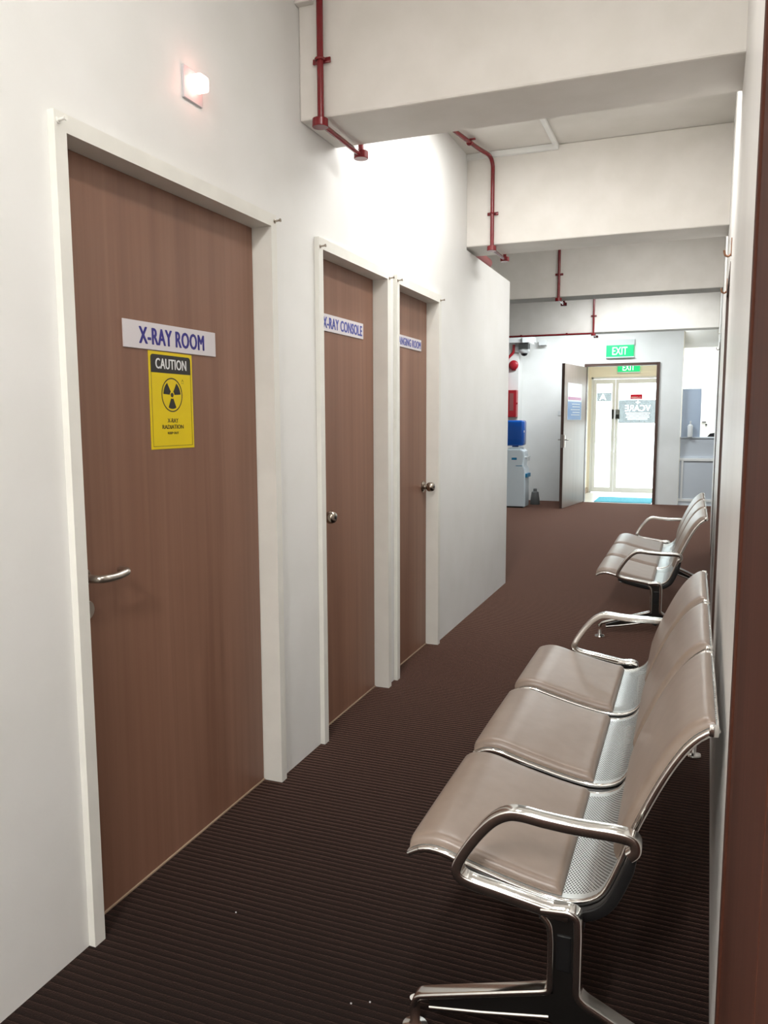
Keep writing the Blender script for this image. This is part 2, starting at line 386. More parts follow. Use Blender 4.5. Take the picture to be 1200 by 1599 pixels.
# beams
def beam(n, x0, x1, y0, y1, label, z=BZ):
    bm = bmesh.new(); box(bm, x0, x1, y0, y1, z, CZ, .008, 2); return struct('trim_%d' % n, bm, 'plaster', label)
beam(1, LX, .13, 2.778, 3.10, 'nearest and largest plastered ceiling beam over the corridor')
beam(2, -4.2, .16, 5.125, 5.44, 'second ceiling beam over the corridor, above the end of the partition')
beam(3, -4.2, .19, 7.50, 7.76, 'third ceiling beam over the corridor')
beam(4, -4.2, .24, 10.68, 10.92, 'farthest ceiling beam in front of the exit sign', 2.475)

# vestibule behind the doorway
VY = 15.05
bm = bmesh.new()
box(bm, -1.93, -1.83, EY+.1, VY+.1, 0, 2.7); box(bm, -.28, -.20, EY+.1, VY+.1, 0, 2.7)
box(bm, -1.83, -1.79, VY, VY+.1, 0, 2.7); box(bm, -.32, -.28, VY, VY+.1, 0, 2.7); box(bm, -1.79, -.32, VY, VY+.1, 2.12, 2.7)
box(bm, -1.93, -.20, EY+.1, VY+.1, 2.7, 2.8)
struct('wall_vestibule', bm, 'cream', 'cream walls of the entrance lobby beyond the open door')
struct('floor_vestibule', B(-1.93, -.20, EY, VY+.1, -.06, -.002), 'tile', 'pale tiled lobby floor beyond the open door')
struct('baseboard_vestibule', B(-1.83, -1.815, EY+.12, VY, 0, .09), 'thresh', 'tan skirting along the lobby wall')
struct('floor_outside', B(-14, 10, VY+.1, 34, -.12, -.04), 'pave', 'pale paving outside the glass entrance door')

# reception room behind the opening on the right
bm = bmesh.new()
box(bm, -.28, 3.2, 15.6, 15.7, 0, CZ); box(bm, -.20, 3.2, 14.1, 14.22, 2.52, CZ)
struct('wall_reception', bm, 'wall', 'white back wall and bulkhead inside the reception room')
struct('ceiling_reception', B(-.28, 3.3, EY+.1, 15.7, CZ, CZ+.1), 'ceil', 'ceiling of the reception room')
struct('floor_reception', B(-.20, 3.2, EY, 15.6, -.06, -.001), 'tile', 'floor of the reception room')

# ---------------------------------------------------------------- doors in the left partition
def lever(parent, y, z, x, length):
    bm = bmesh.new(); lathe(bm, (x, y, z), (1, 0, 0), [(0, .026), (.006, .026), (.009, .023), (.009, .011), (.03, .011)])
    path = rounded([(x+.02, y, z), (x+.062, y, z), (x+.062, y+length*.45, z-.004), (x+.060, y+length-.01, z+.002), (x+.022, y+length, z+.002)], .026, 8)
    tube(bm, path, .0105, 14); return obj('lever_handle', bm, 'steel', parent, True)
def knob(parent, y, z, x):
    bm = bmesh.new(); lathe(bm, (x, y, z), (1, 0, 0), [(0, .033), (.004, .033), (.010, .027), (.013, .016), (.024, .014), (.030, .022), (.040, .0275), (.055, .0275), (.066, .023), (.070, .018), (.070, .008)])
    k = obj('knob', bm, 'nickel', parent, True)
    bm = bmesh.new(); lathe(bm, (x+.070, y, z), (1, 0, 0), [(-.002, .0075), (.002, .0075), (.003, .004)]); obj('keyhole', bm, 'black', parent)
    return k
FX = -1.405
def left_door(n, a, b, label, hook_z):
    d = empty('door_%d' % n, (0, 0, 0)); tag(d, label, kind='structure')
    bm = bmesh.new(); wdt = .038
    for (p, q) in ((a-wdt, a), (b, b+wdt)): box(bm, LX-.11, FX, p, q, 0, 2.042)
    box(bm, LX-.11, FX, a-wdt, b+wdt, 2.042, 2.085)
    for (p, q) in ((a, a+.012), (b-.012, b)): box(bm, LX-.10, -1.524, p, q, 0, 2.045)
    pass
    obj('door_frame', bm, 'frame', d)
    lf = obj('door_leaf', B(-1.522, -1.482, a+.003, b-.003, .006, 2.0415, bev=.001), 'wood', d)
    obj('threshold', B(-1.50, -1.478, a, b, 0, .005), 'thresh', d)
    for yy in (a-wdt*.7, b+wdt*.6):
        bm = bmesh.new(); zz = hook_z; lathe(bm, (FX-.002, yy, zz), (1, 0, .1), [(0, .007), (.004, .007), (.005, .0035), (.022, .0035), (.024, .006), (.027, .006)], 12)
        obj('screw', bm, 'frame' if yy < 1.6 else 'nickel', d, True)
    return d, lf
d1, lf1 = left_door(1, *DOORS[0], 'large brown door nearest on the left, with yellow caution poster', 2.062)
lever(lf1, 1.603, .958, -1.482, .122)
bm = bmesh.new(); lathe(bm, (-1.482, 1.610, .870), (1, 0, 0), [(0, .026), (.006, .026), (.009, .023)]); obj('lock_rose', bm, 'steel', lf1, True)
bm = bmesh.new(); box(bm, -1.474, -1.4715, 1.607, 1.613, .863, .877); obj('keyhole', bm, 'black', lf1)
d2, lf2 = left_door(2, *DOORS[1], 'brown door in the middle of the left wall', 2.048)
knob(lf2, 3.030, .953, -1.482)
d3, lf3 = left_door(3, *DOORS[2], 'brown door farthest along the left wall, knob on its right edge', 2.055)
knob(lf3, 4.405, .972, -1.482)

# ---------------------------------------------------------------- open door at the end
d4 = tag(empty('door_4'), 'grey-brown door standing open at the end, under the exit sign', kind='structure')
bm = bmesh.new()
for (p, q) in ((OX0-.03, OX0+.012), (OX1-.012, OX1+.035)): box(bm, p, q, EY-.03, EY+.12, 0, OZ+.03, .003)
box(bm, OX0, OX1, EY-.03, EY+.12, OZ-.012, OZ+.03, .003)
obj('door_frame', bm, 'brown', d4)
hg = Vector((OX0+.005, EY-.035)); fe = Vector((-1.83, 12.085)); dv = (fe-hg); LW = dv.length; dv.normalize(); nv = Vector((-dv.y, dv.x))
if nv.x < 0: nv = -nv
def leafpt(s, n_, z): p = hg+dv*s+nv*n_; return Vector((p.x, p.y, z))
LROT = Matrix.Identity(3)
for i_, vv in enumerate((Vector((-dv.x, -dv.y, 0)), Vector((0, 0, 1)), Vector((nv.x, nv.y, 0)))):
    for k_ in range(3): LROT[k_][i_] = vv[k_]
def leafbox(bm, s0, s1, n0, n1, z0, z1, bev=0):
    t = bmesh.new(); box(t, s0, s1, n0, n1, z0, z1, bev)
    for v in t.verts: v.co = leafpt(v.co.x, v.co.y, v.co.z)
    me = bpy.data.meshes.new('t'); t.to_mesh(me); t.free(); bm.from_mesh(me); bpy.data.meshes.remove(me)
bm = bmesh.new(); leafbox(bm, 0, LW-.004, -.045, 0, .01, 2.19); lf4 = obj('door_leaf', bm, 'taupe_door', d4)
bm = bmesh.new(); leafbox(bm, LW-.004, LW, -.045, 0, .01, 2.19); obj('edge_band', bm, 'brown', lf4)
bm = bmesh.new()
leafbox(bm, LW-.001, LW+.002, -.035, -.01, .93, 1.13)
obj('lock_plate', bm, 'steel', lf4)
for sgn, base in ((1, 0), (-1, -.045)):
    bm = bmesh.new(); leafbox(bm, LW-.085, LW-.035, min(base, base+sgn*.006), max(base, base+sgn*.006), .93, 1.12, .002)
    s0 = LW-.06
    tube(bm, rounded([leafpt(s0, base, 1.05), leafpt(s0, base+sgn*.055, 1.05), leafpt(s0-.13, base+sgn*.055, 1.05)], .015, 5), .009, 10)
    obj('lever_handle', bm, 'steel', lf4, True)
nt_ = empty('notice', leafpt(LW*.47, 0, 1.35)); tag(nt_, 'blue and white paper notice on the open grey-brown door', 'notice')
def leafchild(name, s0, s1, n0, n1, z0, z1, m):
    bm = bmesh.new(); leafbox(bm, s0, s1, n0, n1, z0, z1); o = obj(name, bm, m, nt_); o.matrix_parent_inverse = Matrix.Translation(nt_.location).inverted(); return o
def fix(o): o.matrix_parent_inverse = Matrix.Translation(o.parent.location).inverted(); return o
leafchild('sheet', LW*.22, LW*.86, .001, .003, 1.345, 1.91, 'notice_w')
leafchild('heading_band', LW*.24, LW*.84, .003, .0036, 1.655, 1.70, 'notice_m')
leafchild('printed_block', LW*.23, LW*.85, .003, .0036, 1.35, 1.63, 'notice_b')
for zz in (1.585, 1.545, 1.50, 1.46, 1.42):
    leafchild('text_line', LW*.3, LW*(.62+.15*random.random()), .0036, .004, zz, zz+.012, 'notice_w')

# ---------------------------------------------------------------- right wall doors
d5 = tag(empty('door_5'), 'reddish brown wooden double door at the right edge of the picture', kind='structure')
bm = bmesh.new(); rbox(bm, -.004, .10, 1.325, 1.385, 0, 2.14, .002); rbox(bm, -.004, .10, 0, .05, 0, 2.14, .002); rbox(bm, -.004, .10, .05, 1.325, 2.08, 2.14, .002)
obj('door_frame', bm, 'wood_red', d5)
obj('door_leaf', R_(.0, .04, .672, 1.322, .006, 2.077, bev=.0015), 'wood_red', d5)
obj('door_leaf', R_(.0, .04, .053, .664, .006, 2.077, bev=.0015), 'wood_red', d5)
for k_, (n, (a, b, t)) in enumerate(zip((6, 7), RD[1:])):
    d = tag(empty('door_%d' % n), ('narrow glimpse of a recessed brown door beside the near bench', 'narrow glimpse of a brown door farther along beside the far bench')[k_], kind='structure')
    bm = bmesh.new()
    for (p, q) in ((a-.03, a+.004), (b-.004, b+.03)): rbox(bm, -.002, .09, p, q, 0, t+.03)
    rbox(bm, -.002, .09, a+.004, b-.004, t-.004, t+.03)
    obj('door_frame', bm, 'brown', d)
    obj('door_leaf', R_(.03, .07, a+.012, b-.012, .006, t-.012), 'brown', d)

# hooks on the right wall
def hook(y, z, label, m='hook'):
    bm = bmesh.new(); x = rx(y)
    rbox(bm, -.004, 0, y-.008, y+.008, z-.02, z+.055, .001)
    tube(bm, rounded([(x-.003, y, z-.012), (x-.012, y, z-.022), (x-.026, y, z-.016), (x-.030, y, z+.006)], .01, 5), .0045, 8)
    tag(obj('wall_hook', bm, m, None, True), label, 'hook', 'curtain hooks over the doors in the right wall')
hook(3.76, 2.075, 'upper of the two copper hooks high on the right wall')
hook(3.93+.8, 2.06, 'lower copper hook on the right wall, where the brown door strip starts')
hook(7.35, 2.10, 'tiny pale hook far along the right wall, the upper one', 'frame')
hook(8.6, 2.06, 'tiny dark hook at top of the far brown door strip on the right', 'nickel')

# ---------------------------------------------------------------- signs on the doors
LFX = -1.482
def plate(name, label, y0, y1, z0, z1, txt, tw, th, ink, tilt=0, tc=None):
    e = tag(empty(name, (LFX, (y0+y1)/2, (z0+z1)/2)), label, 'sign')
    p = fix(obj('plate', B(LFX, LFX+.004, y0, y1, z0, z1, bev=.0006), 'signw', e))
    c = (LFX+.004, (y0+y1)/2 if tc is None else tc, (z0+z1)/2)
    t = fix(text('lettering', txt, c, (tw, th), WALLROT, ink, e, bold=.045)); e.rotation_euler.x = tilt; return e
plate('door_sign', 'white sign with blue letters X-RAY ROOM', 1.800, 2.252, 1.574, 1.651, 'X-RAY ROOM', .318, .047, 'ink', .008)
plate('door_sign', 'white sign with blue letters X-RAY CONSOLE', 3.052, 3.505, 1.745, 1.817, 'X-RAY CONSOLE', .418, .046, 'ink2', .004)
plate('door_sign', 'white sign partly hidden by the door frame, reading HANGING ROOM', 3.905, 4.362, 1.755, 1.818, 'CHANGING ROOM', .43, .040, 'ink2', 0, 4.135)

# caution poster
e = tag(empty('caution_poster', (LFX, 2.014, 1.427)), 'yellow caution poster with radiation trefoil below the X-RAY ROOM sign', 'poster')
pc = Vector((LFX, 2.014, 1.427)); pw, ph = .213, .288
fix(obj('sheet', B(LFX, LFX+.001, pc.y-pw/2, pc.y+pw/2, pc.z-ph/2, pc.z+ph/2), 'yellow', e))
c1 = pc+Vector((.001, 0, 0))
bm = bmesh.new(); r_ = .010; w2, t_, b_ = pw/2-.009, ph/2-.009, ph/2-.062
pts = [(-w2, b_), (w2, b_)]+[(w2-r_+r_*math.cos(a), t_-r_+r_*math.sin(a)) for a in (0, .5, 1.05, 1.57)]+[(-w2+r_-r_*math.cos(a), t_-r_+r_*math.sin(a)) for a in (1.57, 1.05, .5, 0)]
flat_poly(bm, pts, c1, WALLROT); fix(obj('heading_band', bm, 'pblack', e))
fix(text('lettering', 'CAUTION', c1+Vector((.0005, 0, ph/2-.035)), (.150, .030), WALLROT, 'pwhite', e, bold=.026))
bm = bmesh.new()
for (x0, y0, x1, y1) in ((-w2, -ph/2+.008, -w2+.0012, b_), (w2-.0012, -ph/2+.008, w2, b_), (-w2, -ph/2+.008, w2, -ph/2+.0092)):
    flat_poly(bm, [(x0, y0), (x1, y0), (x1, y1), (x0, y1)], c1, WALLROT)
fix(obj('border_line', bm, 'pblack', e))
bm = bmesh.new(); cc = (.0, .018)
ring_poly(bm, .0478, .0512, cc, c1, WALLROT)
ring_poly(bm, .0001, .0068, cc, c1, WALLROT)
for a0 in (270, 30, 150):
    aa = [math.radians(a0-27+54*k/8) for k in range(9)]
    flat_poly(bm, [(cc[0]+.0115*math.cos(a), cc[1]+.0115*math.sin(a)) for a in aa]+[(cc[0]+.042*math.cos(a), cc[1]+.042*math.sin(a)) for a in aa[::-1]], c1, WALLROT)
fix(obj('trefoil', bm, 'pblack', e))
bm = bmesh.new()
flat_poly(bm, [(.047, .054), (.061, .054), (.061, .0548), (.047, .0548)], c1, WALLROT); flat_poly(bm, [(.049, .058), (.0498, .058), (.0542, .066), (.0538, .0665)], c1, WALLROT); flat_poly(bm, [(.0592, .058), (.060, .058), (.0545, .0665), (.0540, .066)], c1, WALLROT)
fix(obj('small_mark', bm, 'pblack', e))
for (s, z, wd, hg_) in (('X-RAY', -.059, .052, .0125), ('RADIATION', -.078, .104, .0125), ('KEEP OUT', -.0965, .053, .007), ('maintenance only', -.1145, .040, .0035)):
    if s[0] == 'm': continue
    fix(text('lettering', s, c1+Vector((0, 0, z)), (wd, hg_), WALLROT, 'pblack', e, bold=.006))

# red warning lamp above the door
e = tag(empty('warning_lamp', (LX, 2.08, 2.35)), 'small square wall lamp glowing red above the nearest door', 'lamp')
fix(obj('backplate', B(LX, LX+.008, 2.035, 2.128, 2.303, 2.394, bev=.0015), 'signw', e))
bm = bmesh.new(); box(bm, LX+.008, LX+.050, 2.058, 2.104, 2.330, 2.374, .008, 3); fix(obj('lens', bm, 'bulb', e, True))

# ---------------------------------------------------------------- ceiling lights
for i, (x, y, sx, sy, wt, c) in enumerate(LAMPS):
    lab = ['fluorescent batten light overhead in the nearest ceiling bay', 'added fill light behind the viewer, built as a fluorescent batten',
           'fluorescent batten light hidden behind the nearest beam', 'added fill light hidden before the second beam on the right, built as a batten', 'added fill light hidden behind the second beam, built as a batten', 'fluorescent batten light between third and farthest beam',
           'fluorescent batten light before the exit door', 'fluorescent batten light right of the exit door'][i]
    e = tag(empty('ceiling_light', (x, y, CZ)), lab, 'light', 'ceiling batten lights')
    fix(obj('housing', B(x-sx/2-.01, x+sx/2+.01, y-sy/2-.02, y+sy/2+.02, CZ-.035, CZ, bev=.004), 'whitep', e))
    bm = bmesh.new()
    a, b = ((x, y-sy/2, CZ-.05), (x, y+sy/2, CZ-.05)) if sy > sx else ((x-sx/2, y, CZ-.05), (x+sx/2, y, CZ-.05))
    cyl(bm, a, b, .014, 14); fix(obj('tube', bm, 'tube', e, True))
    ld = bpy.data.lights.new('batten_lamp', 'AREA'); ld.shape = 'RECTANGLE'; ld.size = sx; ld.size_y = sy; ld.energy = wt; ld.color = c
    lo = bpy.data.objects.new('batten_lamp', ld); col.objects.link(lo); lo.location = (x, y, CZ-.07)
for (p, s, wt, c) in EXTRA:
    ld = bpy.data.lights.new('room_lamp', 'AREA'); ld.shape = 'RECTANGLE'; ld.size = s[0]; ld.size_y = s[1]; ld.energy = wt; ld.color = c
    lo = bpy.data.objects.new('room_lamp', ld); col.objects.link(lo); lo.location = p

# ---------------------------------------------------------------- red conduits on the beams
def jbox(bm, p, r=.030, h=.030, ax=(0, 0, 1)):
    p = Vector(p); a = Vector(ax); lathe(bm, p-a*h/2, ax, [(0, r-.002), (.002, r), (h-.002, r), (h, r-.002)], 22)
def clamp(bm, p, along):   # saddle round the pipe with two ears along x
    x, y, z = p
    if along == 'z':
        box(bm, x-.036, x+.036, y+.010, y+.018, z-.010, z+.010, .003); tube(bm, [(x+.0165*math.cos(a), y-.0165*math.sin(a)+.0, z) for a in [math.pi*i/10 for i in range(11)]], .005, 8)
    else:
        box(bm, x-.036, x+.036, y-.010, y+.010, z+.010, z+.018, .003); tube(bm, [(x+.0165*math.cos(a), y, z-.0165*math.sin(a)) for a in [math.pi*i/10 for i in range(11)]], .005, 8)
def conduit(x, yf, yb, zb, label, pre=None, zc=None, rise=.05, clz=(.3,), r=.0125, back=True):
    e = tag(empty('red_conduit', (x, yf-.03, zb)), label, 'pipe', 'red conduits on the ceiling beams')
    pts = [(x, yf-.025, zb-.02), (x, yf-.025, CZ-.045)]
    if pre: pts = [pts[0], (x, yf-.025, CZ-.035)]+pre
    else: pts = [pts[0], (x, yf-.025, CZ-.005)]
    bm = bmesh.new(); tube(bm, rounded(pts, .09, 8), r); fix(obj('pipe', bm, 'red', e, True))
    bm = bmesh.new(); tube(bm, [(x, yf-.03, zb-.028), (x, yb+.03, zb-.028)], r*.8); fix(obj('pipe', bm, 'red', e, True))
    for yy in (yf-.030, yb+.03):
        bm = bmesh.new(); jbox(bm, (x, yy, zb-.028)); fix(obj('junction_box', bm, 'red', e, True))
    if back:
        bm = bmesh.new(); tube(bm, [(x, yb+.03, zb-.02), (x, yb+.03, zb+.3)], r*.9); fix(obj('pipe', bm, 'red', e, True))
    for cz in clz:
        bm = bmesh.new(); clamp(bm, (x, yf-.025, zb+cz), 'z'); fix(obj('clamp', bm, 'red', e, True))
    return e
conduit(-1.325, 2.778, 3.10, BZ, 'red metal conduit stepping under the nearest beam', pre=[(-1.345, 2.55, 2.98)], clz=(.195,))
c2_ = conduit(-1.252, 5.125, 5.44, BZ, 'red metal conduit bending from ceiling down the second beam', pre=[(-1.30, 4.95, CZ-.03), (-1.36, 4.55, CZ-.03), (-1.40, 4.2, CZ-.03)], clz=(.19,))
bm = bmesh.new(); clamp(bm, (-1.3225, 4.80, CZ-.03), 'y'); fix(obj('clamp', bm, 'red', c2_, True))
conduit(-1.205, 7.50, 7.76, BZ, 'red metal conduit down the face of the third beam', clz=(.20,))
c4_ = conduit(-1.262, 10.68, 10.92, 2.475, 'thin red conduit on the farthest beam with branch running left', clz=(.21,), back=False)
bm = bmesh.new(); tube(bm, [(-1.262, 10.65, 2.462), (-3.0, 10.65, 2.462)], .012); fix(obj('branch_pipe', bm, 'red', c4_, True))
for xx in (-1.6, -2.2): fix(obj('clamp', B(xx-.012, xx+.012, 10.63, 10.68, 2.45, 2.48, bev=.003), 'red', c4_))
bm = bmesh.new(); tube(bm, rounded([(-1.492, 5.44, 2.532), (-1.492, 5.98, 2.532), (-1.56, 6.04, 2.532)], .04, 6), .034, 18); box(bm, -1.50, -1.484, 5.70, 5.72, 2.462, 2.50)
tag(obj('red_pipe', bm, 'reddk', None, True), 'thick dull red pipe lying on top of the partition past the second beam', 'pipe')

# white trunking on ceiling and beams
bm = bmesh.new(); box(bm, -.875, -.845, 3.10, 5.10, CZ-.018, CZ, .003); box(bm, LX, -.845, 5.095, 5.125, CZ-.035, CZ-.001, .003)
tag(obj('cable_trunking', bm, 'wall'), 'thin white trunking making a corner on the ceiling before the second beam', 'trunking')
bm = bmesh.new(); box(bm, LX, -1.36, 2.745, 2.778, 2.880, 2.93, .004); box(bm, -1.29, -1.10, 2.745, 2.778, 2.885, 2.93, .004)
tag(obj('cable_trunking', bm, 'plaster'), 'short white trunking at the top left of the nearest beam', 'trunking')
bm = bmesh.new(); rbox(bm, -.008, 0, 3.10, 5.12, CZ-.55, CZ-.535)
bm.free()

# ---------------------------------------------------------------- exit signs
def exit_sign(x0, x1, y, z0, z1, zg, label):
    e = tag(empty('exit_sign', ((x0+x1)/2, y, z0)), label, 'sign', 'green exit signs')
    fix(obj('housing', B(x0, x1, y-.035, y, zg-.004, z1, bev=.004), 'clearp', e))
    fix(obj('panel', B(x0+.004, x1-.012, y-.045, y-.02, z0+.018, zg, bev=.002), 'green', e))
    fix(obj('edge_strip', B(x0, x1, y-.05, y-.01, z0, z0+.018, bev=.002), 'clearp', e))
    w_ = x1-x0; fix(text('lettering', 'EXIT', ((x0+x1)/2-.004, y-.045, (z0+.018+zg)/2), (w_*.52, (zg-z0)*.60), ENDROT, 'exitw', e, bold=.008))
exit_sign(-1.36, -.925, EY, 2.325, 2.612, 2.525, 'green exit sign on the white end wall above the open doorway')
exit_sign(-1.335, -.935, VY, 2.185, 2.46, 2.36, 'green exit sign inside the lobby, seen through the top of the doorway')

# ---------------------------------------------------------------- glass entrance door
d8 = tag(empty('door_8', (-1.06, VY+.05, 0)), 'white framed glass double entrance door seen through the doorway', kind='structure')
gy0, gy1 = VY+.02, VY+.07
bm = bmesh.new(); box(bm, -1.79, -1.755, gy0-.01, gy1+.01, 0, 2.12, .003); box(bm, -.355, -.32, gy0-.01, gy1+.01, 0, 2.12, .003); box(bm, -1.79, -.32, gy0-.01, gy1+.01, 2.085, 2.12, .003)
fix(obj('door_frame', bm, 'alu', d8))
for (a, b) in ((-1.752, -1.365), (-1.360, -.358)):
    bm = bmesh.new(); s = .055
    box(bm, a, a+s, gy0, gy1, .01, 2.08, .003); box(bm, b-s, b, gy0, gy1, .01, 2.08, .003); box(bm, a+s, b-s, gy0, gy1, 2.0, 2.08, .003); box(bm, a+s, b-s, gy0, gy1, .01, .10, .003)
    l_ = fix(obj('door_leaf', bm, 'alu', d8))
    p_ = obj('glass_pane', B(a+s, b-s, gy0+.02, gy0+.026, .10, 2.0), 'glass', l_)
bm = bmesh.new(); cyl(bm, (-1.335, gy0-.04, .78), (-1.335, gy0-.04, 1.25), .012, 12); cyl(bm, (-1.335, gy0-.04, .84), (-1.335, gy0, .84), .008, 8); cyl(bm, (-1.335, gy0-.04, 1.2), (-1.335, gy0, 1.2), .008, 8)
fix(obj('pull_handle', bm, 'alu', d8, True))
bm = bmesh.new(); box(bm, -1.42, -1.385, gy0-.03, gy0, 1.36, 1.53, .003); fix(obj('lock_keeper', bm, 'black', d8))
bm = bmesh.new(); box(bm, -1.350, -1.275, gy0-.035, gy0, 1.355, 1.53, .004); fix(obj('door_lock', bm, 'grey', d8))
bm = bmesh.new(); box(bm, -1.340, -1.285, gy0-.038, gy0-.035, 1.37, 1.44, .001); fix(obj('keypad', bm, 'black', d8))
# vinyl on the glass, reading from outside
def cut_film(x0, x1, z0, z1, txts, boxes=()):
    f_ = fix(obj('film_panel', B(x0, x1, gy0+.012, gy0+.016, z0, z1), 'film', d8))
    cut = []
    for (t_, c_, wh_) in txts: cut.append(text('cutter', t_, c_, wh_, MIRROT, 'black', None, depth=.02))
    for b_ in boxes: cut.append(obj('cutter', B(b_[0], b_[1], gy0, gy0+.03, b_[2], b_[3]), 'black'))
    for c_ in cut:
        if len(c_.data.vertices) > 8:
            bm = bmesh.new(); bm.from_mesh(c_.data); bmesh.ops.remove_doubles(bm, verts=bm.verts, dist=1e-5); bmesh.ops.recalc_face_normals(bm, faces=bm.faces); bm.to_mesh(c_.data); bm.free()
        md = f_.modifiers.new('cut', 'BOOLEAN'); md.operation = 'DIFFERENCE'; md.object = c_; md.solver = 'EXACT'
    bpy.context.view_layer.update()
    me = bpy.data.meshes.new_from_object(f_.evaluated_get(bpy.context.evaluated_depsgraph_get()))
    f_.modifiers.clear(); f_.data = me; me.materials.clear(); me.materials.append(M['film'])
    for c_ in cut: bpy.data.objects.remove(c_)
    return f_
cut_film(-1.30, -.42, 1.28, 1.70, [('VCARE', (-.965, gy0+.004, 1.555), (.44, .11))],
         [(-.965-w_/2, -.965+w_/2, z_, z_+.012) for z_, w_ in ((1.455, .42), (1.42, .38), (1.385, .40), (1.35, .34))]+[(-1.0, -.93, 1.652, 1.667), (-.972, -.958, 1.63, 1.69)])
cut_film(-1.69, -1.43, 1.68, 1.84, [('A', (-1.585, gy0+.004, 1.76), (.12, .11))])
o_ = fix(obj('red_label', B(-1.10, -.89, gy0+.010, gy0+.014, 1.715, 1.80), 'redvinyl', d8))
fix(text('lettering', 'CLOSED', (-.995, gy0+.009, 1.742), (.17, .03), MIRROT, 'filmw', d8, bold=.01))
tag(obj('door_mat', B(-1.50, -.60, EY+.10, 14.15, -.002, .010, bev=.003), 'blue_mat'), 'light blue floor mat just inside the glass entrance', 'mat')

# ---------------------------------------------------------------- end area: camera, bell, box, dispenser
e = tag(empty('security_camera', (-2.60, 12.9, 2.6)), 'white dome security camera under the trunking left of the doorway', 'camera')
bm = bmesh.new(); box(bm, -2.69, -2.53, 12.82, 12.98, 2.48, 2.575, .012); fix(obj('housing', bm, 'grey', e))
bm = bmesh.new(); lathe(bm, (-2.61, 12.9, 2.485), (0, 0, -1), [(0, .085), (.03, .088), (.05, .075), (.065, .06)]); fix(obj('collar', bm, 'whitep', e, True))
bm = bmesh.new(); lathe(bm, (-2.61, 12.9, 2.42), (0, 0, -1), [(0, .055), (.02, .05), (.038, .033), (.045, .01)]); fix(obj('dome', bm, 'lens', e, True))
bm = bmesh.new(); box(bm, -2.76, -2.69, 12.86, 12.94, 2.44, 2.54, .01); fix(obj('bracket', bm, 'whitep', e))
e = tag(empty('cable_trunking', (-2.7, 12.8, 2.62)), 'white angular trunking box above the security camera', 'trunking')
bm = bmesh.new(); box(bm, -3.1, -2.42, 12.74, 12.90, 2.58, 2.66, .004); box(bm, -2.42, -2.30, EY-.14, EY-.02, 2.56, 2.64, .004)
prism(bm, [(-2.60, 2.575), (-2.50, 2.575), (-2.42, 2.54), (-2.42, 2.66), (-2.60, 2.66)], 12.68, 12.74); fix(obj('duct', bm, 'whitep', e))
PX = EY-.35
e = tag(empty('fire_bell', (-2.80, PX, 2.24)), 'round red fire bell on the white pilaster', 'bell')
bm = bmesh.new(); lathe(bm, (-2.775, PX, 2.235), (0, -1, 0), [(0, .035), (.02, .035), (.022, .075), (.035, .078), (.05, .066), (.06, .04), (.064, .01)]); fix(obj('gong', bm, 'redbox', e, True))
bm = bmesh.new(); box(bm, -2.81, -2.74, PX-.022, PX, 2.15, 2.19, .004); fix(obj('backbox', bm, 'redbox', e))
bm = bmesh.new(); tube(bm, rounded([(-2.775, PX-.035, 2.56), (-2.775, PX-.035, 2.44), (-2.88, PX-.035, 2.34), (-2.88, PX-.035, 1.85)], .04, 5), .022, 12)
tag(obj('red_pipe', bm, 'redbox', None, True), 'short red riser pipe with a kink on the white pilaster', 'pipe')
e = tag(empty('fire_hose_cabinet', (-2.86, PX, 1.4)), 'red metal fire cabinet above the water dispenser', 'cabinet')
fix(obj('case', B(-2.99, -2.70, PX-.14, PX, 1.395, 1.83, bev=.006), 'redbox', e))
fix(obj('window', B(-2.81, -2.745, PX-.143, PX-.139, 1.50, 1.78), 'reddk', e))
fix(obj('handle', B(-2.70, -2.68, PX-.13, PX-.10, 1.60, 1.63, bev=.003), 'redbox', e))

DX0, DX1, DY0, DY1 = -2.71, -2.385, 12.02, 12.34
e = tag(empty('water_dispenser', (-2.55, 12.18, 0)), 'pale blue-white floor standing water dispenser at the far left', 'dispenser')
bm = bmesh.new(); prism(bm, [(DX0, .015), (DX1-.01, .015), (DX1, .03), (DX1-.005, .60), (DX1-.04, .66), (DX1-.02, .80), (DX1-.03, .87), (DX1-.08, .905), (DX0, .905)], DY0, DY1, .012)
fix(obj('body', bm, 'disp', e, True))
fix(obj('base', B(DX0+.01, DX1-.03, DY0+.01, DY1-.01, 0, .02), 'black', e))
fix(obj('badge', B(DX0+.11, DX0+.19, DY0-.002, DY0, .74, .775), 'teal', e))
fix(obj('accent_line', B(DX1-.15, DX1-.05, DY0-.002, DY0, .645, .655), 'teal', e))
for yy in (DY0+.06, DY0+.18):
    bm = bmesh.new(); cyl(bm, (DX1-.03, yy, .78), (DX1+.03, yy, .775), .016, 12); cyl(bm, (DX1+.02, yy, .785), (DX1+.02, yy, .72), .013, 12); box(bm, DX1+.005, DX1+.05, yy-.012, yy+.012, .79, .80, .003)
    fix(obj('tap', bm, 'whitep', e, True))
bm = bmesh.new(); box(bm, DX1-.01, DX1+.025, DY0+.02, DY1-.02, .47, .53, .004); fix(obj('drip_tray', bm, 'teal', e))
fix(obj('collar', B(DX0+.06, DX1-.08, DY0+.06, DY1-.06, .905, .935, bev=.01), 'disp', e))
e = tag(empty('water_bottle', (-2.58, 12.18, .935)), 'blue plastic water bottle standing on the dispenser', 'bottle')
bm = bmesh.new(); box(bm, -2.715, -2.432, 12.05, 12.31, .955, 1.345, .035, 4); fix(obj('shell', bm, 'blue_w', e, True))
bm = bmesh.new(); cyl(bm, (-2.58, 12.18, .936), (-2.58, 12.18, .965), .05, 20); fix(obj('neck', bm, 'blue_w', e, True))
fix(obj('label_patch', B(-2.45, -2.429, 12.09, 12.13, 1.16, 1.19), 'whitep', e))
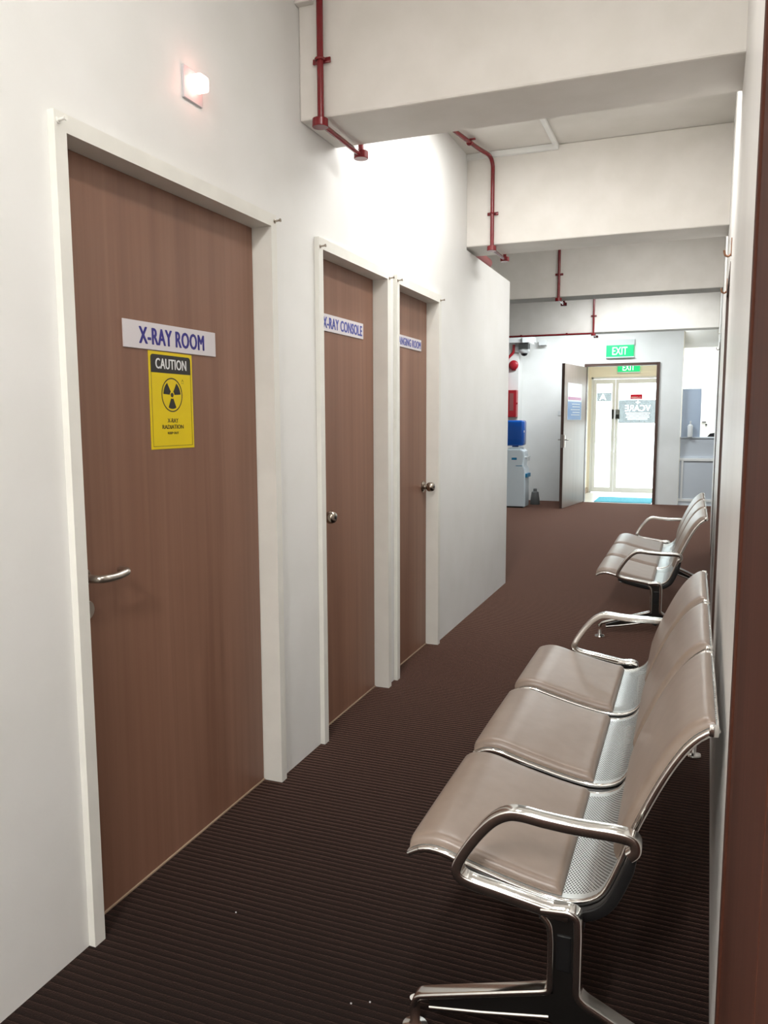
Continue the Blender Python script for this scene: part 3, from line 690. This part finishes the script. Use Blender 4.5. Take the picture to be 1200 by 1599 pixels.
for zz in (1.05, 1.25): fix(obj('moulded_rib', B(-2.695, -2.45, 12.045, 12.052, zz, zz+.008, bev=.002), 'blue_w', e))
bm = bmesh.new(); lathe(bm, (-2.34, 12.62, 0), (0, 0, 1), [(0, .075), (.01, .08), (.20, .055), (.21, .03), (.25, .028), (.255, .02)])
tag(obj('plastic_jug', bm, 'grey', None, True), 'small grey jug on the carpet beside the dispenser', 'jug')
fix(obj('switch', B(-2.10, -2.045, EY-.03, EY-.02, 1.42, 1.50, bev=.002), 'whitep', tag(empty('light_switch', (-2.07, EY-.02, 1.46)), 'small white switch plate beside the open door leaf', 'switch')))

# ---------------------------------------------------------------- reception counter
e = tag(empty('reception_counter', (.9, EY+.25, 0)), 'pale grey reception counter with framed front panel', 'counter')
fix(obj('base_panel', B(-.195, 2.39, EY+.06, EY+.12, 0, .76, bev=.002), 'panel', e))
fix(obj('upper_panel', B(-.195, 2.39, EY+.09, EY+.12, .76, 1.05, bev=.002), 'panel', e))
fix(obj('worktop', B(-.195, 2.39, EY+.08, EY+.55, 1.05, 1.075, bev=.003), 'panel', e))
bm = bmesh.new()
for (x0, x1, z0, z1) in ((-.195, 2.39, .70, .74), (-.195, 2.39, .06, .10), (-.165, -.135, .10, .70), (.70, .74, .10, .70), (1.55, 1.59, .10, .70)): box(bm, x0, x1, EY+.045, EY+.062, z0, z1, .002)
fix(obj('moulding', bm, 'wall', e))
tag(obj('counter_screen', B(-.19, .09, EY+.10, EY+.108, 1.075, 1.825), 'screen_g'), 'blue-grey screen panel standing on the reception counter', 'screen')
bm = bmesh.new(); lathe(bm, (-.055, EY+.085+.03, 1.075), (0, 0, 1), [(0, .038), (.17, .04), (.19, .03), (.20, .012), (.25, .012)]); 
for v in bm.verts: v.co.y -= .05
tag(obj('sanitiser_bottle', bm, 'whitep', None, True), 'white pump bottle on the reception counter', 'bottle')
bm = bmesh.new(); prism(bm, [(.20, 1.075), (.42, 1.075), (.42, 1.10), (.30, 1.135), (.24, 1.125)], EY+.28, EY+.42, .006)
tag(obj('telephone', bm, 'black'), 'black desk telephone partly hidden at the end of the counter', 'telephone')
bm = bmesh.new(); box(bm, .128, .20, 15.57, 15.60, 1.29, 1.305); box(bm, .19, .22, 15.57, 15.60, 1.235, 1.262)
tag(obj('key_hook', bm, 'black'), 'tiny dark hook on the reception back wall', 'hook')

# ================================================================ THE BENCHES
PROF = [(-.575, .384), (-.548, .399), (-.518, .405), (-.482, .400), (-.447, .390), (-.362, .369), (-.300, .356), (-.245, .348), (-.200, .350), (-.165, .363), (-.140, .388),
        (-.112, .455), (-.083, .541), (-.037, .646), (-.003, .708), (.022, .741), (.042, .758), (.066, .774)]
PS = spline([(p[0], p[1], 0) for p in PROF], 5); PS = [Vector((p.x, p.y)) for p in PS]
ARC = [0]
for a, b in zip(PS, PS[1:]): ARC.append(ARC[-1]+(b-a).length)
def at(s):
    for i in range(len(ARC)-1):
        if s <= ARC[i+1] or i == len(ARC)-2:
            t = (s-ARC[i])/(ARC[i+1]-ARC[i]); p = PS[i].lerp(PS[i+1], t); j0, j1 = max(i-1, 0), min(i+2, len(PS)-1); d = (PS[j1]-PS[j0]).normalized(); return p, Vector((-d.y, d.x))
def arc_at_x(x):
    return min(range(len(PS)), key=lambda i: abs(PS[i].x-x))
SW = .533; SG = .005
def seat_shell(y0, parent):
    bm = bmesh.new(); uvl = bm.loops.layers.uv.new('UVMap'); ny = 2; grid = []
    for i, p in enumerate(PS): grid.append([bm.verts.new((p.x, y0+.006+(SW-.012)*k/ny, p.y)) for k in range(ny+1)])
    for i in range(len(PS)-1):
        for k in range(ny):
            f = bm.faces.new((grid[i][k], grid[i+1][k], grid[i+1][k+1], grid[i][k+1])); f.smooth = True
            for l, (ii, kk) in zip(f.loops, ((i, k), (i+1, k), (i+1, k+1), (i, k+1))): l[uvl].uv = (.006+(SW-.012)*kk/ny, ARC[ii])
    me = bpy.data.meshes.new('seat_shell'); bm.to_mesh(me); bm.free(); return link('seat_shell', me, 'perf', parent)
def cushion(name, y0, s0, s1, T, parent, m='leather', puff=0):
    bm = bmesh.new(); NU, NV = 34, 22; y1 = y0+SW-.016; y0 = y0+.016; top = []; R_e = .020
    def prof(dist, L):       # rounded edge height factor by distance from the rim
        d = min(dist, R_e)/R_e; return math.sqrt(max(0, 1-(1-d)**2))
    def par(k, n, L):        # denser near the rims
        t = k/n; return L*(.5-.5*math.cos(math.pi*t))
    L = s1-s0; Wd = y1-y0
    for i in range(NU+1):
        a = par(i, NU, L); p, nr = at(s0+a); row = []
        for k in range(NV+1):
            b = par(k, NV, Wd); h = T*prof(min(a, L-a), L)**.9*prof(min(b, Wd-b), Wd)**.9
            h += puff*math.sin(math.pi*a/L)**.6*math.sin(math.pi*b/Wd)**.6
            row.append(bm.verts.new((p.x+nr.x*(h+.002), y0+b, p.y+nr.y*(h+.002))))
        top.append(row)
    for i in range(NU):
        for k in range(NV): bm.faces.new((top[i][k], top[i][k+1], top[i+1][k+1], top[i+1][k]))
    bot = []
    for i in range(NU+1):
        a = par(i, NU, L); p, nr = at(s0+a); bot.append([bm.verts.new((p.x+nr.x*.001, yy, p.y+nr.y*.001)) for yy in (y0, y1)])
    for i in range(NU):
        bm.faces.new((bot[i][0], bot[i+1][0], bot[i+1][1], bot[i][1]))
        bm.faces.new((top[i][0], top[i+1][0], bot[i+1][0], bot[i][0])); bm.faces.new((bot[i][1], bot[i+1][1], top[i+1][NV], top[i][NV]))
    bm.faces.new([bot[0][0], bot[0][1]]+top[0][::-1]); bm.faces.new([bot[NU][1], bot[NU][0]]+top[NU])
    return obj(name, bm, m, parent, True)
SPLIT_S = ARC[arc_at_x(-.222)]
BACK_S = ARC[min(range(len(PS)), key=lambda i: abs(PS[i].y-.455) if PS[i].x > -.14 else 9)]
def side_rail(y, parent):
    bm = bmesh.new(); s0, s1 = .030, ARC[-1]; n = 60
    pa = []
    for i in range(n+1):
        p, nr = at(s0+(s1-s0)*i/n); pa.append(p-nr*.006)
    sweep_xz(bm, pa, y, .013, .014, .004)
    o = obj('side_rail', bm, 'chrome', parent, True)
    bm = bmesh.new(); pa = []
    for i in range(5):
        p, nr = at(.030*i/4); pa.append(p-nr*.005)
    sweep_xz(bm, pa, y, .016, .012, .004); obj('rail_tip', bm, 'chrome', parent, True)
    return o
def seat(y0, root):
    sh = seat_shell(y0, root)
    cushion('seat_cushion', y0, .004, SPLIT_S, .020, sh, puff=.006)
    cushion('backrest_cushion', y0, BACK_S, ARC[-1]-.003, .016, sh, puff=.004)
    for yy in (y0+.0065, y0+SW-.0065): side_rail(yy, sh)
    bm = bmesh.new(); p, nr = at(ARC[-1]); box(bm, p.x-.002, p.x+.003, y0, y0+SW, p.y-.010, p.y-.001, .001)
    obj('top_rail', bm, 'chrome', sh, True)
    bm = bmesh.new(); p, nr = at(0); cyl(bm, (p.x+.004, y0, p.y-.002), (p.x+.004, y0+SW, p.y-.002), .006, 10)
    obj('front_rail', bm, 'chrome', sh, True)
    for yy in (y0+.002, y0+SW-.002):
        bm = bmesh.new(); p, nr = at(ARC[-1]-.004); box(bm, p.x-.012, p.x+.006, yy-.007, yy+.007, p.y-.018, p.y+.005, .003); obj('corner_cap', bm, 'chrome', sh, True)
ARM = [(-.086, .512), (-.076, .522), (-.074, .535), (-.082, .546), (-.115, .550), (-.19, .549), (-.256, .552), (-.300, .556), (-.330, .552), (-.362, .531), (-.396, .490), (-.425, .443), (-.437, .412), (-.430, .394), (-.405, .384), (-.350, .376), (-.290, .367), (-.240, .360), (-.200, .357)]
def arm_frame(y, root):
    bm = bmesh.new(); pa = spline([(p[0], p[1], 0) for p in ARM], 4)
    sweep_xz(bm, [(p.x, p.y) for p in pa], y, .036, .023, .004); return obj('armrest', bm, 'chrome', root, True)
def leg(y, root):
    bm = bmesh.new()
    plate_ = [(-.262, .352), (-.235, .330), (-.228, .30), (-.228, .178), (-.38, .125), (-.50, .083), (-.49, .062), (-.24, .118), (-.205, .100), (-.172, .118), (.02, .045), (.038, .060), (-.10, .128), (-.186, .180), (-.186, .352)]
    prism(bm, plate_, y-.010, y+.010)
    lg = obj('leg', bm, 'chrome_dk', root)
    def rim(pts, wy=.036, t=.014, tp=None, r=.005):
        b_ = bmesh.new(); sweep_xz(b_, rounded2(pts), y, wy, t, r, taper=tp); obj('rim', b_, 'chrome', lg, True)
    rim([(-.255, .350), (-.238, .335), (-.234, .30), (-.234, .185), (-.25, .178), (-.50, .098), (-.528, .088), (-.535, .065)])
    rim([(-.255, .360), (-.200, .366), (-.182, .360), (-.180, .33), (-.180, .188), (-.165, .174), (.028, .088), (.045, .080), (.050, .060)], .040, .017)
    rim([(-.498, .068), (-.38, .090), (-.235, .122)], .026, .012)
    rim([(-.180, .118), (-.08, .088), (.018, .052)], .026, .012)
    b_ = bmesh.new(); box(b_, -.222, -.192, y-.0135, y+.0135, .235, .315, .003); obj('leg_insert', b_, 'black', lg)
    for fx in (-.535, .050):
        b_ = bmesh.new(); lathe(b_, (fx, y, 0), (0, 0, 1), [(0, .027), (.003, .031), (.008, .029), (.013, .014), (.018, .011), (.075, .012)], 24); obj('foot_glide', b_, 'chrome', lg, True)
def rounded2(pts, rad=.02):
    return [(p.x, p.y) for p in rounded([(a, b, 0) for a, b in pts], rad, 4)]
Y0, Y1 = 1.545, 3.325
def bench():
    root = empty('waiting_bench', (-.21, Y0, 0))
    for k in range(3): seat(1.596+SG+.574*k, root)
    for yy in (Y0, Y1): arm_frame(yy, root); leg(yy, root)
    bm = bmesh.new(); box(bm, -.238, -.178, Y0+.01, Y1-.01, .272, .322, .004); obj('beam', bm, 'black', root)
    sa, sb = ARC[arc_at_x(-.43)], ARC[arc_at_x(-.095)]
    for yc, wy in ((1.596-.006, .022), (1.596+SG+SW+(.574-SW)/2, .034), (1.596+.574+SG+SW+(.574-SW)/2, .034), (1.596+1.148+SW+.016, .022)):
        bm = bmesh.new(); pa = []
        for i in range(41):
            p, nr = at(sa+(sb-sa)*i/40); pa.append(p-nr*.022)
        sweep_xz(bm, pa, yc, wy, .024, .004, taper=lambda t: min(1, .35+6*min(t, 1-t))); obj('bracket_gap_filler', bm, 'black', root, True)  # brackets, raised and widened so black stands in for shade between the seats
    for ch in root.children: ch.matrix_parent_inverse = Matrix.Translation(root.location).inverted()
    return root
def copy_tree(o, parent=None):
    c = o.copy(); col.objects.link(c)
    if parent: c.parent = parent; c.matrix_parent_inverse = o.matrix_parent_inverse.copy()
    for ch in o.children: copy_tree(ch, c)
    return c
b1 = bench()
tag(b1, 'near three-seat chrome waiting bench with taupe cushions against the right wall', 'bench', 'three-seat waiting benches')
b2 = copy_tree(b1); b2.location = (-.21+.030, Y0+3.475, 0)
tag(b2, 'far three-seat waiting bench, farther along the right wall toward the exit', 'bench', 'three-seat waiting benches')

# white specks of litter on the carpet
for (x, y_, lb) in ((-.70, 1.56, 'tiny white lint speck on the carpet, left of the pair near the seat tip'), (-.66, 1.58, 'tiny white lint speck on the carpet, right of the pair near the seat tip'), (-1.14, 1.76, 'tiny white lint speck alone on the carpet nearer the first door')):
    bm = bmesh.new(); box(bm, x-.002, x+.002, y_-.0015, y_+.0015, 0, .003, .0006)
    tag(obj('lint_speck', bm, 'pwhite'), lb, 'speck', 'lint specks on the carpet')
